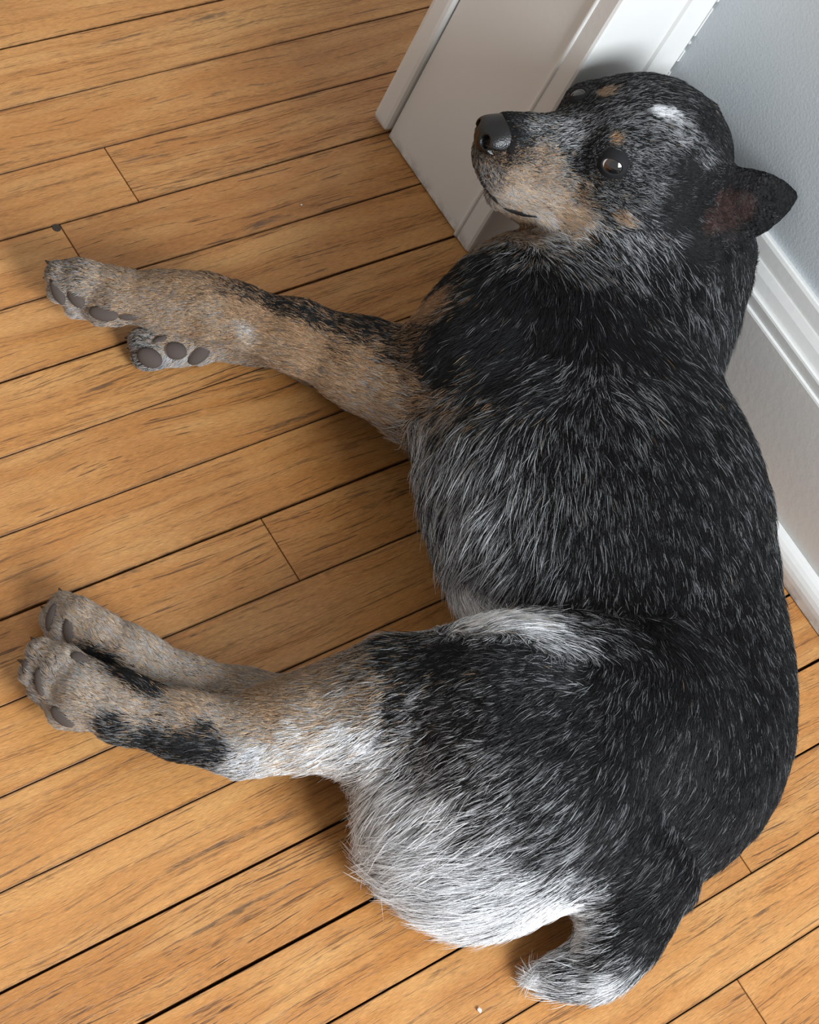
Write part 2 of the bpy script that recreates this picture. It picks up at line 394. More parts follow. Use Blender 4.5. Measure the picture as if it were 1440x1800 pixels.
# left ear, an upright cup laid back towards the wall; right ear pressed behind the skull
def ear(base, tip, opening, w, th=0.0030, cup=13.0):
    """thin leaf-shaped cup: half width w at the base, edges curled towards the opening"""
    base = np.asarray(base); tip = np.asarray(tip); ax = tip - base; Ln = np.linalg.norm(ax); ax /= Ln
    nn = np.asarray(opening, float); nn -= ax * (nn @ ax); nn /= np.linalg.norm(nn); sd = np.cross(ax, nn)
    sl = window(np.minimum(base, tip) - w, np.maximum(base, tip) + w, 0.02)
    x, y, z = grid(sl); p = (x - base[0], y - base[1], z - base[2])
    a = sum(ax[i] * p[i] for i in range(3)); b = sum(sd[i] * p[i] for i in range(3)); c = sum(nn[i] * p[i] for i in range(3))
    t = np.clip(a / Ln, -0.4, 1.0); hw = w * np.clip(1 - np.maximum(t, 0) ** 2.4, 0, 1) ** 0.72 + 0.0005
    d2 = np.maximum(np.abs(b) - hw, a - Ln); d2 = np.maximum(d2 * 0.8, -(a + 0.3 * Ln))
    cc = np.abs(c - cup * b * b + 0.010 * np.maximum(1 - t * 2.2, 0) ** 2) - th
    d = np.maximum(d2, cc) + np.maximum(0.003 - np.abs(d2 - cc), 0) ** 2 / 0.012
    put(sl, d.astype(np.float32), 0.007)
EARB = P(1205, 372, 0.214); EART = P(1402, 344, 0.226)
ear(EARB, EART, ht * 0.9 + hr * -0.2 + hu * -0.25, 0.031)
ell(hd(-0.100, -0.046, -0.004), (0.030, 0.016, 0.014), AX, k=0.012)
# floor, baseboard, wall and casing press the coat flat
x, y, z = gx[:, None, None], gy[None, :, None], gz[None, None, :]
D = np.maximum(D, 0.001 - z)
D = np.maximum(D, np.where(z < 0.185, x - 0.070, x - 0.110))
D = np.maximum(D, np.minimum(x + 0.004, y + 0.008))

def surface_nets(D):
    s = D < 0
    nx, ny, nz = D.shape
    c = np.zeros((nx - 1, ny - 1, nz - 1), np.int8)
    for i in (0, 1):
        for j in (0, 1):
            for k in (0, 1): c += s[i:nx - 1 + i, j:ny - 1 + j, k:nz - 1 + k]
    act = np.argwhere((c > 0) & (c < 8))
    ids = -np.ones(c.shape, np.int32); ids[act[:, 0], act[:, 1], act[:, 2]] = np.arange(len(act))
    acc = np.zeros((len(act), 3)); cnt = np.zeros(len(act))
    for ax in range(3):
        o1, o2 = [(1, 2), (0, 2), (0, 1)][ax]
        for a in (0, 1):
            for b in (0, 1):
                p0 = act.copy(); p0[:, o1] += a; p0[:, o2] += b; p1 = p0.copy(); p1[:, ax] += 1
                d0 = D[p0[:, 0], p0[:, 1], p0[:, 2]]; d1 = D[p1[:, 0], p1[:, 1], p1[:, 2]]
                cr = (d0 < 0) != (d1 < 0); t = np.where(cr, d0 / np.where(cr, d0 - d1, 1), 0)
                q = p0.astype(float); q[:, ax] += t
                acc[cr] += q[cr]; cnt[cr] += 1
    V = LO + VOX * acc / cnt[:, None]
    quads = []
    for ax in range(3):
        o1, o2 = [(1, 2), (2, 0), (0, 1)][ax]
        sl0 = [slice(None)] * 3; sl1 = [slice(None)] * 3; sl0[ax] = slice(0, -1); sl1[ax] = slice(1, None)
        a = s[tuple(sl0)]; b = s[tuple(sl1)]
        e = np.argwhere(a != b); e = e[(e[:, o1] > 0) & (e[:, o2] > 0) & (e[:, o1] < D.shape[o1] - 1) & (e[:, o2] < D.shape[o2] - 1)]
        ins = a[e[:, 0], e[:, 1], e[:, 2]]
        def cell(d1, d2):
            q = e.copy(); q[:, o1] -= d1; q[:, o2] -= d2; return ids[q[:, 0], q[:, 1], q[:, 2]]
        Q = np.stack([cell(1, 1), cell(0, 1), cell(0, 0), cell(1, 0)], 1)
        Q[~ins] = Q[~ins][:, ::-1]; quads.append(Q)
    return V, np.vstack(quads)
V, Q = surface_nets(D)
# keep the largest connected piece, then relax the voxel steps
E2 = np.vstack([Q[:, [0, 1]], Q[:, [1, 2]], Q[:, [2, 3]], Q[:, [3, 0]]])
lab = np.arange(len(V))
while True:
    m0 = np.minimum(lab[E2[:, 0]], lab[E2[:, 1]]); new = lab.copy()
    np.minimum.at(new, E2[:, 0], m0); np.minimum.at(new, E2[:, 1], m0); new = new[new]
    if (new == lab).all(): break
    lab = new
main = np.bincount(lab).argmax(); keep = lab == main
print('dog verts', len(V), 'kept', keep.sum())
remap = -np.ones(len(V), np.int64); remap[keep] = np.arange(keep.sum())
V = V[keep]; Q = remap[Q]; Q = Q[(Q >= 0).all(1)]
E2 = np.vstack([Q[:, [0, 1]], Q[:, [1, 2]], Q[:, [2, 3]], Q[:, [3, 0]]])
deg = np.bincount(E2[:, 0], minlength=len(V)) + np.bincount(E2[:, 1], minlength=len(V))
for it in range(4):
    S = np.zeros_like(V)
    for c in range(3):
        S[:, c] = np.bincount(E2[:, 0], V[E2[:, 1], c], len(V)) + np.bincount(E2[:, 1], V[E2[:, 0], c], len(V))
    V = V + (S / deg[:, None] - V) * (0.5 if it % 2 == 0 else -0.3)
dog = bpy.data.objects.new('dog', None); C.objects.link(dog); dog.empty_display_size = 0.05
dog.location = (-0.15, -0.30, 0.0)
tag(dog, 'blue heeler dog with black speckled coat and tan legs lying on the oak floor', 'dog')
DOG_O = np.array(dog.location)
me = bpy.data.meshes.new('body')
me.vertices.add(len(V)); me.vertices.foreach_set('co', (V - DOG_O).astype(np.float32).ravel())
me.loops.add(len(Q) * 4); me.loops.foreach_set('vertex_index', Q.astype(np.int32).ravel())
me.polygons.add(len(Q)); me.polygons.foreach_set('loop_start', np.arange(0, len(Q) * 4, 4, dtype=np.int32)); me.polygons.foreach_set('loop_total', np.full(len(Q), 4, np.int32))
me.update(calc_edges=True); me.polygons.foreach_set('use_smooth', np.ones(len(Q), bool))
# ------------------------------------------------------------------ coat: colour, length and lie of the hair at landmarks of the body
tris = np.vstack([Q[:, [0, 1, 2]], Q[:, [0, 2, 3]]])
bvh = BVHTree.FromPolygons([tuple(p) for p in V], [tuple(int(i) for i in q) for q in Q])
def hit(px, py):
    d = Vector(RC.T @ np.array([(px - 720) / FPX, (py - 900) / FPX, 1.0])).normalized()
    h = bvh.ray_cast(Vector(CAM), d)
    if h[0] is None:
        # just off the edge: take the nearest skin to the ray at the body's distance
        h = bvh.find_nearest(Vector(CAM) + d * 1.52)
    return np.array(h[0]), np.array(h[1])
# px, py, lie of the hair (degrees in the picture plane, 0 right, 90 up), length mm, share of white hairs, share of tan hairs
COAT = """
930 222 5 6 0.57 0.03|1000 238 10 6 0.59 0|1060 200 20 7 0.44 0|1100 160 15 8 0.4 0|1130 215 0 8 0.5 0|1190 230 -15 9 0.58 0|1200 180 -10 9 0.29 0|1245 215 -30 1.5 0.04 0|1230 280 -30 10 0.44 0
1130 270 -10 7 0.44 0|1160 330 -20 8 0.44 0|1060 345 -15 6 0.42 0|1120 400 -40 11 0.42 0|1050 425 -50 14 0.42 0|970 420 -60 13 0.56 0.05|1180 420 -50 14 0.42 0|1020 290 10 5 0.32 0|1040 265 20 5 0.29 0
1110 300 -10 6 0.4 0|1000 320 -10 5 0.33 0.15|940 275 0 4 0.25 0.3|960 310 -10 5 0.26 0.44|905 310 -20 4 0.32 0.44|900 345 -30 4 0.45 0.37|930 345 -20 5 0.4 0.46|980 350 -20 6 0.4 0.49|1000 382 -20 7 0.4 0.49
960 395 -40 7 0.55 0.3|1020 340 -20 6 0.16 0.25|860 300 -60 4 0.35 0.15|880 275 0 3 0.1 0.15|915 400 -80 7 0.2 0.52|940 412 -70 8 0.25 0.4|990 175 20 4 0.26 0|1040 140 20 6 0.26 0|1300 320 5 1.5 0 0
1370 345 5 1.5 0 0|1330 395 0 1.5 0 0|1200 340 -20 6 0.03 0|1195 385 -20 6 0.02 0|1215 430 -30 8 0.03 0|1225 310 0 1.5 0 0|1250 430 0 1.5 0 0|1000 455 -65 16.15 0.38 0|1100 470 -65 15.12 0.35 0
1190 470 -75 14.4 0.29 0|1280 465 -75 9.36 0.2 0|1240 500 -70 11.52 0.28 0|900 450 -120 14.45 0.35 0|850 470 -140 13.6 0.22 0|790 490 -160 11.9 0.08 0|765 522 160 6.8 0 0.95|900 510 -115 12.75 0.05 0|1000 520 -100 14.45 0.06 0
1100 520 -70 14.4 0.14 0|1200 530 -60 15.84 0.26 0|1265 560 -60 14.4 0.23 0|800 590 -150 10.2 0.05 0|880 580 -135 12.75 0.06 0|1000 590 -100 13.6 0.04 0|1100 600 -65 12.96 0.06 0|1200 620 -55 13.68 0.14 0|1270 640 -60 12.96 0.17 0
780 650 -150 11.05 0.04 0|880 660 -150 12.75 0.05 0|960 665 -150 14.45 0.25 0|1030 665 -110 12.96 0.34 0|1100 680 -50 14.4 0.32 0|1200 700 -60 13.68 0.2 0|1260 750 -65 12.96 0.24 0|700 620 160 9 0.06 0.15|740 690 170 10.2 0.16 0.4
690 700 170 10 0.18 0.63|850 710 -150 12.75 0.28 0.09|790 700 -160 11.05 0.22 0.18|740 765 -100 22.44 0.6 0.02|810 775 -112 24.48 0.58 0|900 780 -105 22.44 0.46 0|1000 790 -92 17 0.32 0|1100 800 -80 12.96 0.24 0|1200 820 -72 12.24 0.17 0
1290 830 -70 11.52 0.24 0|760 880 -102 24.48 0.58 0|850 890 -115 25.5 0.56 0|950 910 -100 22.44 0.4 0|1050 930 -90 13.68 0.28 0|1150 930 -82 12.96 0.21 0|1250 930 -78 12.24 0.16 0|1330 950 -78 11.52 0.21 0|800 975 -125 22.44 0.66 0
880 990 -130 23.46 0.52 0|960 1010 -110 21.42 0.38 0|1060 1030 -98 13.68 0.27 0|1160 1040 -92 12.96 0.2 0|1270 1050 -88 11.52 0.23 0|1370 1080 -85 10.8 0.16 0|815 1045 -20 18 0.95 0.04|850 1075 -25 18 0.95 0.04|920 1095 -30 18 0.95 0.04
1000 1110 -40 12.24 0.46 0|1080 1130 -60 12.96 0.28 0|1180 1140 -85 12.24 0.16 0|1300 1150 -92 10.8 0.16 0|1390 1200 -92 10.08 0.12 0|560 1190 185 8 0.25 0.5|640 1170 190 9 0.26 0.25|700 1150 190 10 0.26 0.04|800 1140 190 7.92 0.17 0
900 1150 185 8.64 0.26 0|1000 1170 180 9.36 0.29 0|1090 1190 -120 10.08 0.21 0|1170 1230 -110 10.8 0.15 0|1280 1260 -98 10.08 0.12 0|1370 1290 -98 9.36 0.1 0|640 1220 190 11 0.3 0.38|720 1240 195 9.36 0.44 0.02|820 1250 198 9.36 0.31 0
920 1260 205 10.08 0.22 0|1020 1290 215 10.08 0.2 0|1140 1320 -118 10.08 0.13 0|1250 1350 -108 10.08 0.12 0|1350 1370 -110 8.64 0.1 0|560 1260 185 9 0.36 0.52|540 1300 190 11 0.64 0.3|480 1245 180 7 0.18 0.74|460 1285 178 7 0.33 0.6
600 1310 205 16 0.82 0.12|660 1320 212 18 0.85 0.03|760 1340 212 12.96 0.53 0|860 1360 212 12.24 0.49 0|960 1390 215 11.52 0.36 0|1080 1410 222 10.8 0.21 0|1200 1430 -132 10.08 0.13 0|1290 1440 -130 9.36 0.1 0|610 1390 220 22 0.9 0.02
680 1410 220 22 0.9 0|770 1430 212 21 0.87 0|870 1460 208 20 0.67 0|980 1490 205 18 0.48 0|1090 1500 208 11.52 0.2 0|1200 1510 212 10.08 0.18 0|660 1500 205 25 0.9 0|740 1520 198 24 0.9 0|840 1540 192 22 0.9 0
940 1560 190 20 0.82 0|1040 1570 195 12.96 0.59 0|1130 1580 205 11.52 0.17 0|720 1590 190 26 0.9 0|800 1610 182 25 0.9 0|890 1620 178 22 0.9 0|960 1610 195 18 1 0|1010 1590 190 11.52 0.95 0|1040 1630 190 10.08 0.9 0
1070 1640 190 11.52 0.66 0|1110 1650 215 11.52 0.25 0|1150 1630 215 10.08 0.15 0|1030 1665 190 10.08 0.85 0|1090 1690 200 12.96 0.48 0|1050 1700 185 14.4 0.45 0|1080 1720 190 12.96 0.9 0|1000 1715 178 20 0.62 0|960 1722 175 18 0.98 0
600 570 158 7 0.04 0.14|520 548 158 6 0.03 0.1|440 520 158 6 0.03 0.16|400 508 165 6 0.05 0.32|660 575 158 8 0.06 0.08|600 610 158 8 0.06 0.46|520 585 158 7 0.07 0.76|450 552 158 6 0.08 0.83|560 640 158 9 0.15 0.71
490 610 158 8 0.2 0.69|430 585 158 7 0.66 0.3|630 660 158 9 0.18 0.6|660 690 160 10 0.24 0.51|380 540 175 6 0.35 0.56|370 515 178 6 0.14 0.66|320 505 178 6 0.14 0.6|310 545 180 6 0.3 0.58|250 500 178 6 0.2 0.58
250 530 180 6 0.28 0.56|190 500 172 6 0.28 0.46|170 520 170 5 0.3 0.4|130 485 168 5 0.3 0.3|100 480 165 5 0.35 0.25|140 545 200 5 0.55 0.2|110 535 210 5 0.55 0.2|340 580 175 5 0.2 0.58|300 590 175 5 0.3 0.4
250 600 170 5 0.35 0.15|240 620 200 6 0.6 0.1|280 645 230 6 0.7 0.05|330 640 230 6 0.55 0.2|420 590 170 6 0.14 0.69|420 1340 190 9 0.88 0.03|450 1325 190 9 0.8 0.1|385 1320 170 9 0.22 0.01|340 1315 165 9 0.22 0
280 1295 163 9 0.26 0|210 1275 160 9 0.36 0|370 1285 170 8 0.3 0.05|300 1265 163 7 0.33 0.36|240 1248 160 7 0.4 0.38|400 1265 172 6 0.38 0.5|340 1245 165 6 0.25 0.62|200 1225 155 6 0.45 0.44|150 1205 150 6 0.48 0.44
110 1180 145 5 0.48 0.38|80 1160 140 5 0.36 0.34|130 1240 170 6 0.45 0.44|60 1190 150 5 0.4 0.28|400 1222 172 6 0.36 0.5|340 1212 165 6 0.43 0.48|290 1190 158 6 0.48 0.42|240 1160 150 6 0.46 0.44|190 1125 145 6 0.42 0.5
150 1090 140 5 0.36 0.54|125 1070 135 5 0.35 0.4|230 1188 155 8 0.1 0|200 1172 150 8 0.06 0|260 1205 160 7 0.12 0.05|170 1160 150 6 0.1 0.02|100 1100 150 5 0.48 0.28|470 1220 175 6 0.16 0.7|905 213 0 2.5 0.1 0
898 268 0 2.5 0.06 0.05|914 240 0 3 0.15 0|560 612 158 8 0.08 0.83|480 580 158 7 0.1 0.87|640 632 158 9 0.13 0.63|420 545 160 6 0.11 0.85|680 660 160 9 0.17 0.57|540 630 158 8 0.15 0.8|560 562 158 6 0.02 0.1
480 535 158 6 0.02 0.1|640 585 158 8 0.03 0.12|1205 300 0 4 0.02 0|1190 345 -10 5 0.02 0|1200 430 -20 7 0.03 0|1000 1125 -30 11.52 0.6 0|800 1065 -15 14 0.96 0.03|835 1100 -20 14 0.95 0.03|960 1112 -35 15 0.75 0
"""
rows = np.array([[float(t) for t in r.split()] for r in COAT.replace('\n', '|').split('|') if r.strip()])
CP = np.array([hit(a, b)[0] for a, b in rows[:, :2]])
ang = np.radians(rows[:, 2])
CF = np.cos(ang)[:, None] * hr + np.sin(ang)[:, None] * hu
# small markings of their own colour: px, py, radius mm, white share, tan share
MARKS = [(1168, 198, 6, 1.0, 0.0), (1150, 194, 5, 1.0, 0.0), (1188, 206, 5, .75, 0.0), (1205, 216, 5, .5, 0), (1081, 243, 4.5, .12, .62), (1058, 165, 5.5, .2, .65), (1090, 380, 5.5, .2, .5), (1082, 372, 4, .1, .4),
         (1000, 380, 9, .25, .75), (1275, 372, 15, 0, .42), (1245, 388, 10, .02, .42), (1308, 362, 10, 0, .32), (1262, 345, 5, .1, .5)]
MP = [(hit(a, b)[0], r / 1000.0, w, t) for a, b, r, w, t in MARKS]

def coat_at(Pn):
    """interpolated flow, length, white and tan share at points"""
    n = len(Pn); fl = np.zeros((n, 3)); val = np.zeros((n, 3))
    for i in range(0, n, 20000):
        p = Pn[i:i + 20000]
        d2 = np.maximum((p * p).sum(1)[:, None] + (CP * CP).sum(1)[None] - 2.0 * (p @ CP.T), 0).astype(np.float32) + np.float32(0.0068 ** 2)
        w = 1.0 / (d2 * d2); w *= 1.0 / np.sqrt(np.sqrt(d2)); w /= w.sum(1, keepdims=True)
        fl[i:i + 20000] = w @ CF; val[i:i + 20000] = w @ rows[:, 3:6]
    for c, r, w, t in MP:
        d = np.linalg.norm(Pn - c, axis=1); a = np.clip(1.6 - d / r * 1.1, 0, 1)
        val[:, 1] += (w - val[:, 1]) * a; val[:, 2] += (t - val[:, 2]) * a
    return fl, val

def smooth_noise(p, scale, seed):
    g = np.random.default_rng(seed); o = np.zeros(len(p))
    for i in range(5):
        k = g.normal(size=3); k /= np.linalg.norm(k); o += np.sin(p @ k * (scale * (0.7 + 0.7 * g.random())) + g.random() * 6.3)
    return o / 2.2

BLACK = np.array([0.0055, 0.0055, 0.0058]); GREY = np.array([0.115, 0.117, 0.120]); WHITE = np.array([0.78, 0.79, 0.81])
TAN = np.array([0.27, 0.148, 0.072]); CREAM = np.array([0.50, 0.38, 0.26])

# skin under the coat
vf, vv = coat_at(V)
skin = BLACK * 1.0 + (0.18 * vv[:, 1:2]) * GREY + vv[:, 2:3] * TAN * 0.75 + np.clip(vv[:, 1:2] - 0.4, 0, 1) * 0.5 * WHITE
skin[np.linalg.norm(V - hit(1278, 372)[0], axis=1) < 0.045] *= np.array([0.20, 0.15, 0.19])
ca = me.color_attributes.new('coat', 'FLOAT_COLOR', 'POINT')
ca.data.foreach_set('color', np.c_[np.clip(skin, 0, 0.8), np.ones(len(V))].astype(np.float32).ravel())
k = NT('coat_skin')
at_ = k.n('ShaderNodeAttribute', attribute_name='coat')
p_ = k.n('ShaderNodeBsdfPrincipled', {'Base Color': at_.outputs['Color'], 'Roughness': 0.9, 'Specular IOR Level': 0.1})
M_SKIN = k.surf(p_.outputs[0])
body = link('body', me, M_SKIN, dog)
tag(body, 'black and grey speckled body with tan legs and white rump')

# ------------------------------------------------------------------ eyes, nose, mouth, pads, claws
def local(o_mesh_verts): return o_mesh_verts - DOG_O
def frame_from(n, hint):
    n = n / np.linalg.norm(n); a = hint - n * (hint @ n); a /= np.linalg.norm(a); return a, np.cross(n, a), n
def ellipsoid(name, c, axes, r, mat, parent, seg=20, ring=12):
    v = []; f = []
    for i in range(ring + 1):
        th = math.pi * i / ring
        for j in range(seg):
            ph = 2 * math.pi * j / seg
            q = (r[0] * math.sin(th) * math.cos(ph), r[1] * math.sin(th) * math.sin(ph), r[2] * math.cos(th))
            v.append(c - DOG_O + axes[0] * q[0] + axes[1] * q[1] + axes[2] * q[2])
    for i in range(ring):
        for j in range(seg): f.append((i * seg + j, i * seg + (j + 1) % seg, (i + 1) * seg + (j + 1) % seg, (i + 1) * seg + j)[::-1])
    me_ = mesh_from(name, v, f, True); return link(name, me_, mat, parent)
def tube(name, pts, rad, mat, parent, seg=10, flat=1.0):
    P_ = catmull(np.array(pts), 6); v = []; f = []; n = len(P_)
    rad = np.interp(np.linspace(0, 1, n), np.linspace(0, 1, len(rad)), rad)
    T = np.gradient(P_, axis=0); T /= np.linalg.norm(T, axis=1)[:, None] + 1e-12
    for i in range(n):
        a, b, _ = frame_from(T[i], ht)
        for j in range(seg):
            ph = 2 * math.pi * j / seg
            v.append(P_[i] - DOG_O + a * math.cos(ph) * rad[i] * flat + b * math.sin(ph) * rad[i])
    for i in range(n - 1):
        for j in range(seg): f.append((i * seg + j, i * seg + (j + 1) % seg, (i + 1) * seg + (j + 1) % seg, (i + 1) * seg + j))
    f.append(tuple(range(seg))[::-1]); f.append(tuple(range((n - 1) * seg, n * seg)))
    return link(name, mesh_from(name, v, f, True), mat, parent)

M_DARK = simple_mat('dark_leather', (0.012, 0.012, 0.013), 0.45, 0.5)
M_LID = simple_mat('eyelid_skin', (0.012, 0.012, 0.013), 0.75, 0.2)
M_PAD = simple_mat('paw_pad_leather', (0.075, 0.058, 0.050), 0.8, 0.25)
M_CLAW = simple_mat('claw_horn', (0.020, 0.018, 0.016), 0.35, 0.5)
def eye_material(name):
    k = NT(name); tc = k.n('ShaderNodeTexCoord')
    z = k.n('ShaderNodeSeparateXYZ', {'Vector': tc.outputs['Object']}).outputs[2]   # object z = gaze axis, radius scaled to 1
    col = k.ramp(z, [(0.0, (0.012, 0.012, 0.013)), (0.56, (0.012, 0.012, 0.013)), (0.60, (0.62, 0.45, 0.43)), (0.735, (0.75, 0.64, 0.62)), (0.765, (0.006, 0.004, 0.004)), (0.79, (0.026, 0.012, 0.007)), (0.89, (0.020, 0.009, 0.005)), (0.91, (0.003, 0.003, 0.003))])
    p = k.n('ShaderNodeBsdfPrincipled', {'Base Color': col, 'Roughness': 0.04, 'Specular IOR Level': 0.6, 'Coat Weight': 1.0, 'Coat Roughness': 0.02})
    return k.surf(p.outputs[0])
M_EYE = eye_material('brown_eye')
EYES = []
def make_eye(px, py, r, gaze, sink, lid):
    h, n = hit(px, py); c = h - n * (r * sink)
    bm = bmesh.new(); bmesh.ops.create_uvsphere(bm, u_segments=32, v_segments=24, radius=1.0)
    me_ = bpy.data.meshes.new('eye'); bm.to_mesh(me_); bm.free(); me_.polygons.foreach_set('use_smooth', [True] * len(me_.polygons))
    o = link('eye', me_, M_EYE, dog)
    g = Vector(n + gaze).normalized(); o.location = Vector(c - DOG_O); o.scale = (r, r, r)
    o.rotation_euler = g.to_track_quat('Z', 'Y').to_euler(); tag(o, 'dark brown eye')
    # eyelid: dark hood over the ball with an almond opening and a rolled rim
    e1, e2, n = frame_from(n, hr * 0.9 - hu * 0.42); lv = []; lf = []; NS = 40
    prof = ((-1.5, 1.000), (-1.0, 1.035), (1.5, 1.075), (4.0, 1.070), (9.0, 1.05), (17.0, 1.045), (26.0, 1.04), (36.0, 1.04))
    for da, rr in prof:
        for j in range(NS):
            th = 2 * math.pi * j / NS
            half = lid[0] * lid[1] / math.hypot(lid[1] * math.cos(th), lid[0] * math.sin(th))
            m_ = math.radians(half + da); q = math.cos(th) * e1 + math.sin(th) * e2
            lv.append(c - DOG_O + r * rr * (n * math.cos(m_) + q * math.sin(m_)))
    for i in range(len(prof) - 1):
        for j in range(NS): lf.append((i * NS + j, i * NS + (j + 1) % NS, (i + 1) * NS + (j + 1) % NS, (i + 1) * NS + j))
    link('eyelid', mesh_from('eyelid', lv, lf, True), M_LID, dog)
    EYES.append((c, r))
make_eye(1077, 291, 0.0126, hr * 0.20 - hu * 0.10, 0.76, (36, 25))
make_eye(1017, 166, 0.0112, hr * 0.02, 0.76, (34, 22))

# nose pad with nostrils, its own fine field
def set_grid(lo, hi, vox):
    global D, gx, gy, gz, LO, VOX
    LO = np.array(lo); VOX = vox; n = [int((hi[i] - lo[i]) / vox) + 2 for i in range(3)]
    gx, gy, gz = [(LO[i] + vox * np.arange(n[i])).astype(np.float32) for i in range(3)]
    D = np.full(n, 0.2, np.float32)
NC = hd(0.072, 0, -0.0145)
set_grid(NC - 0.032, NC + 0.032, 0.0008)
ell(NC, (0.0150, 0.0170, 0.0145), AX, k=0.004)
ell(NC + F * 0.006 - U * 0.003, (0.0130, 0.0125, 0.0130), AX, k=0.006)
for s_ in (-1, 1):
    ell(NC + F * 0.008 + L * s_ * 0.0095 - U * 0.001, (0.009, 0.0080, 0.0085), AX, k=0.004)
    ell(NC + F * 0.0150 + L * s_ * 0.0095 - U * 0.0010, (0.0075, 0.0042, 0.0050), AX, k=0.002, sub=True)
    ell(NC + F * 0.0085 + L * s_ * 0.0165 - U * 0.0050, (0.0085, 0.0035, 0.0024), AX, k=0.0015, sub=True)
cone(NC + F * 0.021 + U * 0.004, NC + F * 0.018 - U * 0.016, 0.0011, 0.0013, k=0.002, sub=True)
NV, NQ = surface_nets(D)
k = NT('nose_leather'); tc = k.n('ShaderNodeTexCoord')
vo = k.n('ShaderNodeTexVoronoi', {'Vector': tc.outputs['Object'], 'Scale': 900.0})
bp = k.n('ShaderNodeBump', {'Height': vo.outputs['Distance'], 'Strength': 0.5, 'Distance': 0.0004})
p_ = k.n('ShaderNodeBsdfPrincipled', {'Base Color': (0.006, 0.0055, 0.0055, 1), 'Roughness': 0.36, 'Normal': bp.outputs[0]})
nose = link('nose', mesh_from('nose', NV - DOG_O, NQ, True), k.surf(p_.outputs[0]), dog); tag(nose, 'black leathery nose')
# lips
lp = [hit(a, b)[0] for a, b in ((842, 296), (852, 322), (872, 350), (896, 367), (922, 374), (945, 379))]
tube('lip', lp, [0.0016, 0.0022, 0.0020, 0.0022, 0.0030, 0.0016], M_DARK, dog, seg=8)

PADS = []
def pad(px, py, a, b, angdeg, thick=0.62):
    h, n = hit(px, py); sc_ = np.dot(h - CAM, RC[2]) / FPX
    t = math.radians(angdeg); e1, e2, n = frame_from(n * 0.35 + ht * 0.65, math.cos(t) * hr + math.sin(t) * hu)
    a *= sc_; b *= sc_
    ellipsoid('paw_pad', h - n * 0.0005, (e1, e2, n), (a, b, min(a, b) * thick), M_PAD, dog)
    PADS.append((h, e1, e2, a, b))
for q in [(101, 511, 27, 11, -70), (133, 522, 22, 13, -62), (182, 551, 26, 14, -10), (226, 556, 20, 8, -2),
          (263, 629, 24, 17, -30), (308, 616, 21, 16, -18), (350, 622, 25, 15, 45), (281, 597, 14, 7, 22),
          (70, 1200, 25, 10, -82), (46, 1176, 18, 8, -80), (110, 1260, 26, 14, -38),
          (91, 1086, 26, 11, 78), (122, 1110, 24, 12, -85), (141, 1160, 20, 13, -35)]: pad(*q)
def claw(p0, p1, z0, z1, r=0.0030):
    a = pt(*p0, z0); b = pt(*p1, z1); tube('claw', [a, (a + b) / 2 + U * 0.001, b], [r, r * 0.8, 0.0006], M_CLAW, dog, seg=8)
claw((100, 478), (80, 458), 0.044, 0.042); claw((104, 504), (76, 488), 0.036, 0.030); claw((245, 594), (219, 594), 0.018, 0.010)
claw((255, 618), (224, 612), 0.014, 0.007)
claw((70, 1142), (54, 1120), 0.042, 0.040); claw((58, 1178), (31, 1160), 0.032, 0.026); claw((110, 1060), (104, 1034), 0.026, 0.024); claw((95, 1084), (72, 1066), 0.018, 0.012)

# ------------------------------------------------------------------ fur
NH = 820000
tv = V[tris]; nrm = np.cross(tv[:, 1] - tv[:, 0], tv[:, 2] - tv[:, 0]); ar = np.linalg.norm(nrm, axis=1) / 2
cen = tv.mean(1); fn = nrm / (2 * ar[:, None] + 1e-12)
_, cv = coat_at(cen)
dens = ar / (cv[:, 0] + 1.0) ** 1.3
dens[(cen[:, 2] < 0.004)] = 0
facing = ((CAM - cen) * fn).sum(1) / np.linalg.norm(CAM - cen, axis=1)
dens *= np.where(facing < -0.25, 0.30, 1.0)          # fewer on the side lying away
ti = rng.choice(len(tris), NH, p=dens / dens.sum())
u1 = np.sqrt(rng.random(NH)); u2 = rng.random(NH)
Rt = tv[ti, 0] * (1 - u1)[:, None] + tv[ti, 1] * (u1 * (1 - u2))[:, None] + tv[ti, 2] * (u1 * u2)[:, None]
vn = np.zeros_like(V); np.add.at(vn, tris.ravel(), np.repeat(nrm, 3, 0)); vn /= np.linalg.norm(vn, axis=1)[:, None] + 1e-12
N = vn[tris[ti, 0]] * (1 - u1)[:, None] + vn[tris[ti, 1]] * (u1 * (1 - u2))[:, None] + vn[tris[ti, 2]] * (u1 * u2)[:, None]
N /= np.linalg.norm(N, axis=1)[:, None]
ok = np.ones(NH, bool)
for c, r in EYES: ok &= np.linalg.norm(Rt - c, axis=1) > r * 1.01
ok &= (((Rt - NC) @ F / 0.0150) ** 2 + ((Rt - NC) @ L / 0.0165) ** 2 + ((Rt - NC) @ U / 0.0145) ** 2) > 1
for h, e1, e2, a, b in PADS:
    q = Rt - h; ok &= ~(((q @ e1 / (a * 0.84)) ** 2 + (q @ e2 / (b * 0.84)) ** 2 < 1) & (np.linalg.norm(q, axis=1) < max(a, b) * 1.3))
Rt = Rt[ok]; N = N[ok]; n = len(Rt)
fl, val = coat_at(Rt)
for i in range(3): fl[:, i] += 0.15 * smooth_noise(Rt, 320.0, 11 + i) + 0.10 * smooth_noise(Rt, 900.0, 21 + i)
fl += rng.normal(size=(n, 3)) * 0.14
T = fl - N * (fl * N).sum(1)[:, None]; T /= np.linalg.norm(T, axis=1)[:, None] + 1e-9
Ln = val[:, 0] / 1000.0 * (0.65 + 0.6 * rng.random(n)) * (1 + 0.15 * smooth_noise(Rt, 250.0, 41))
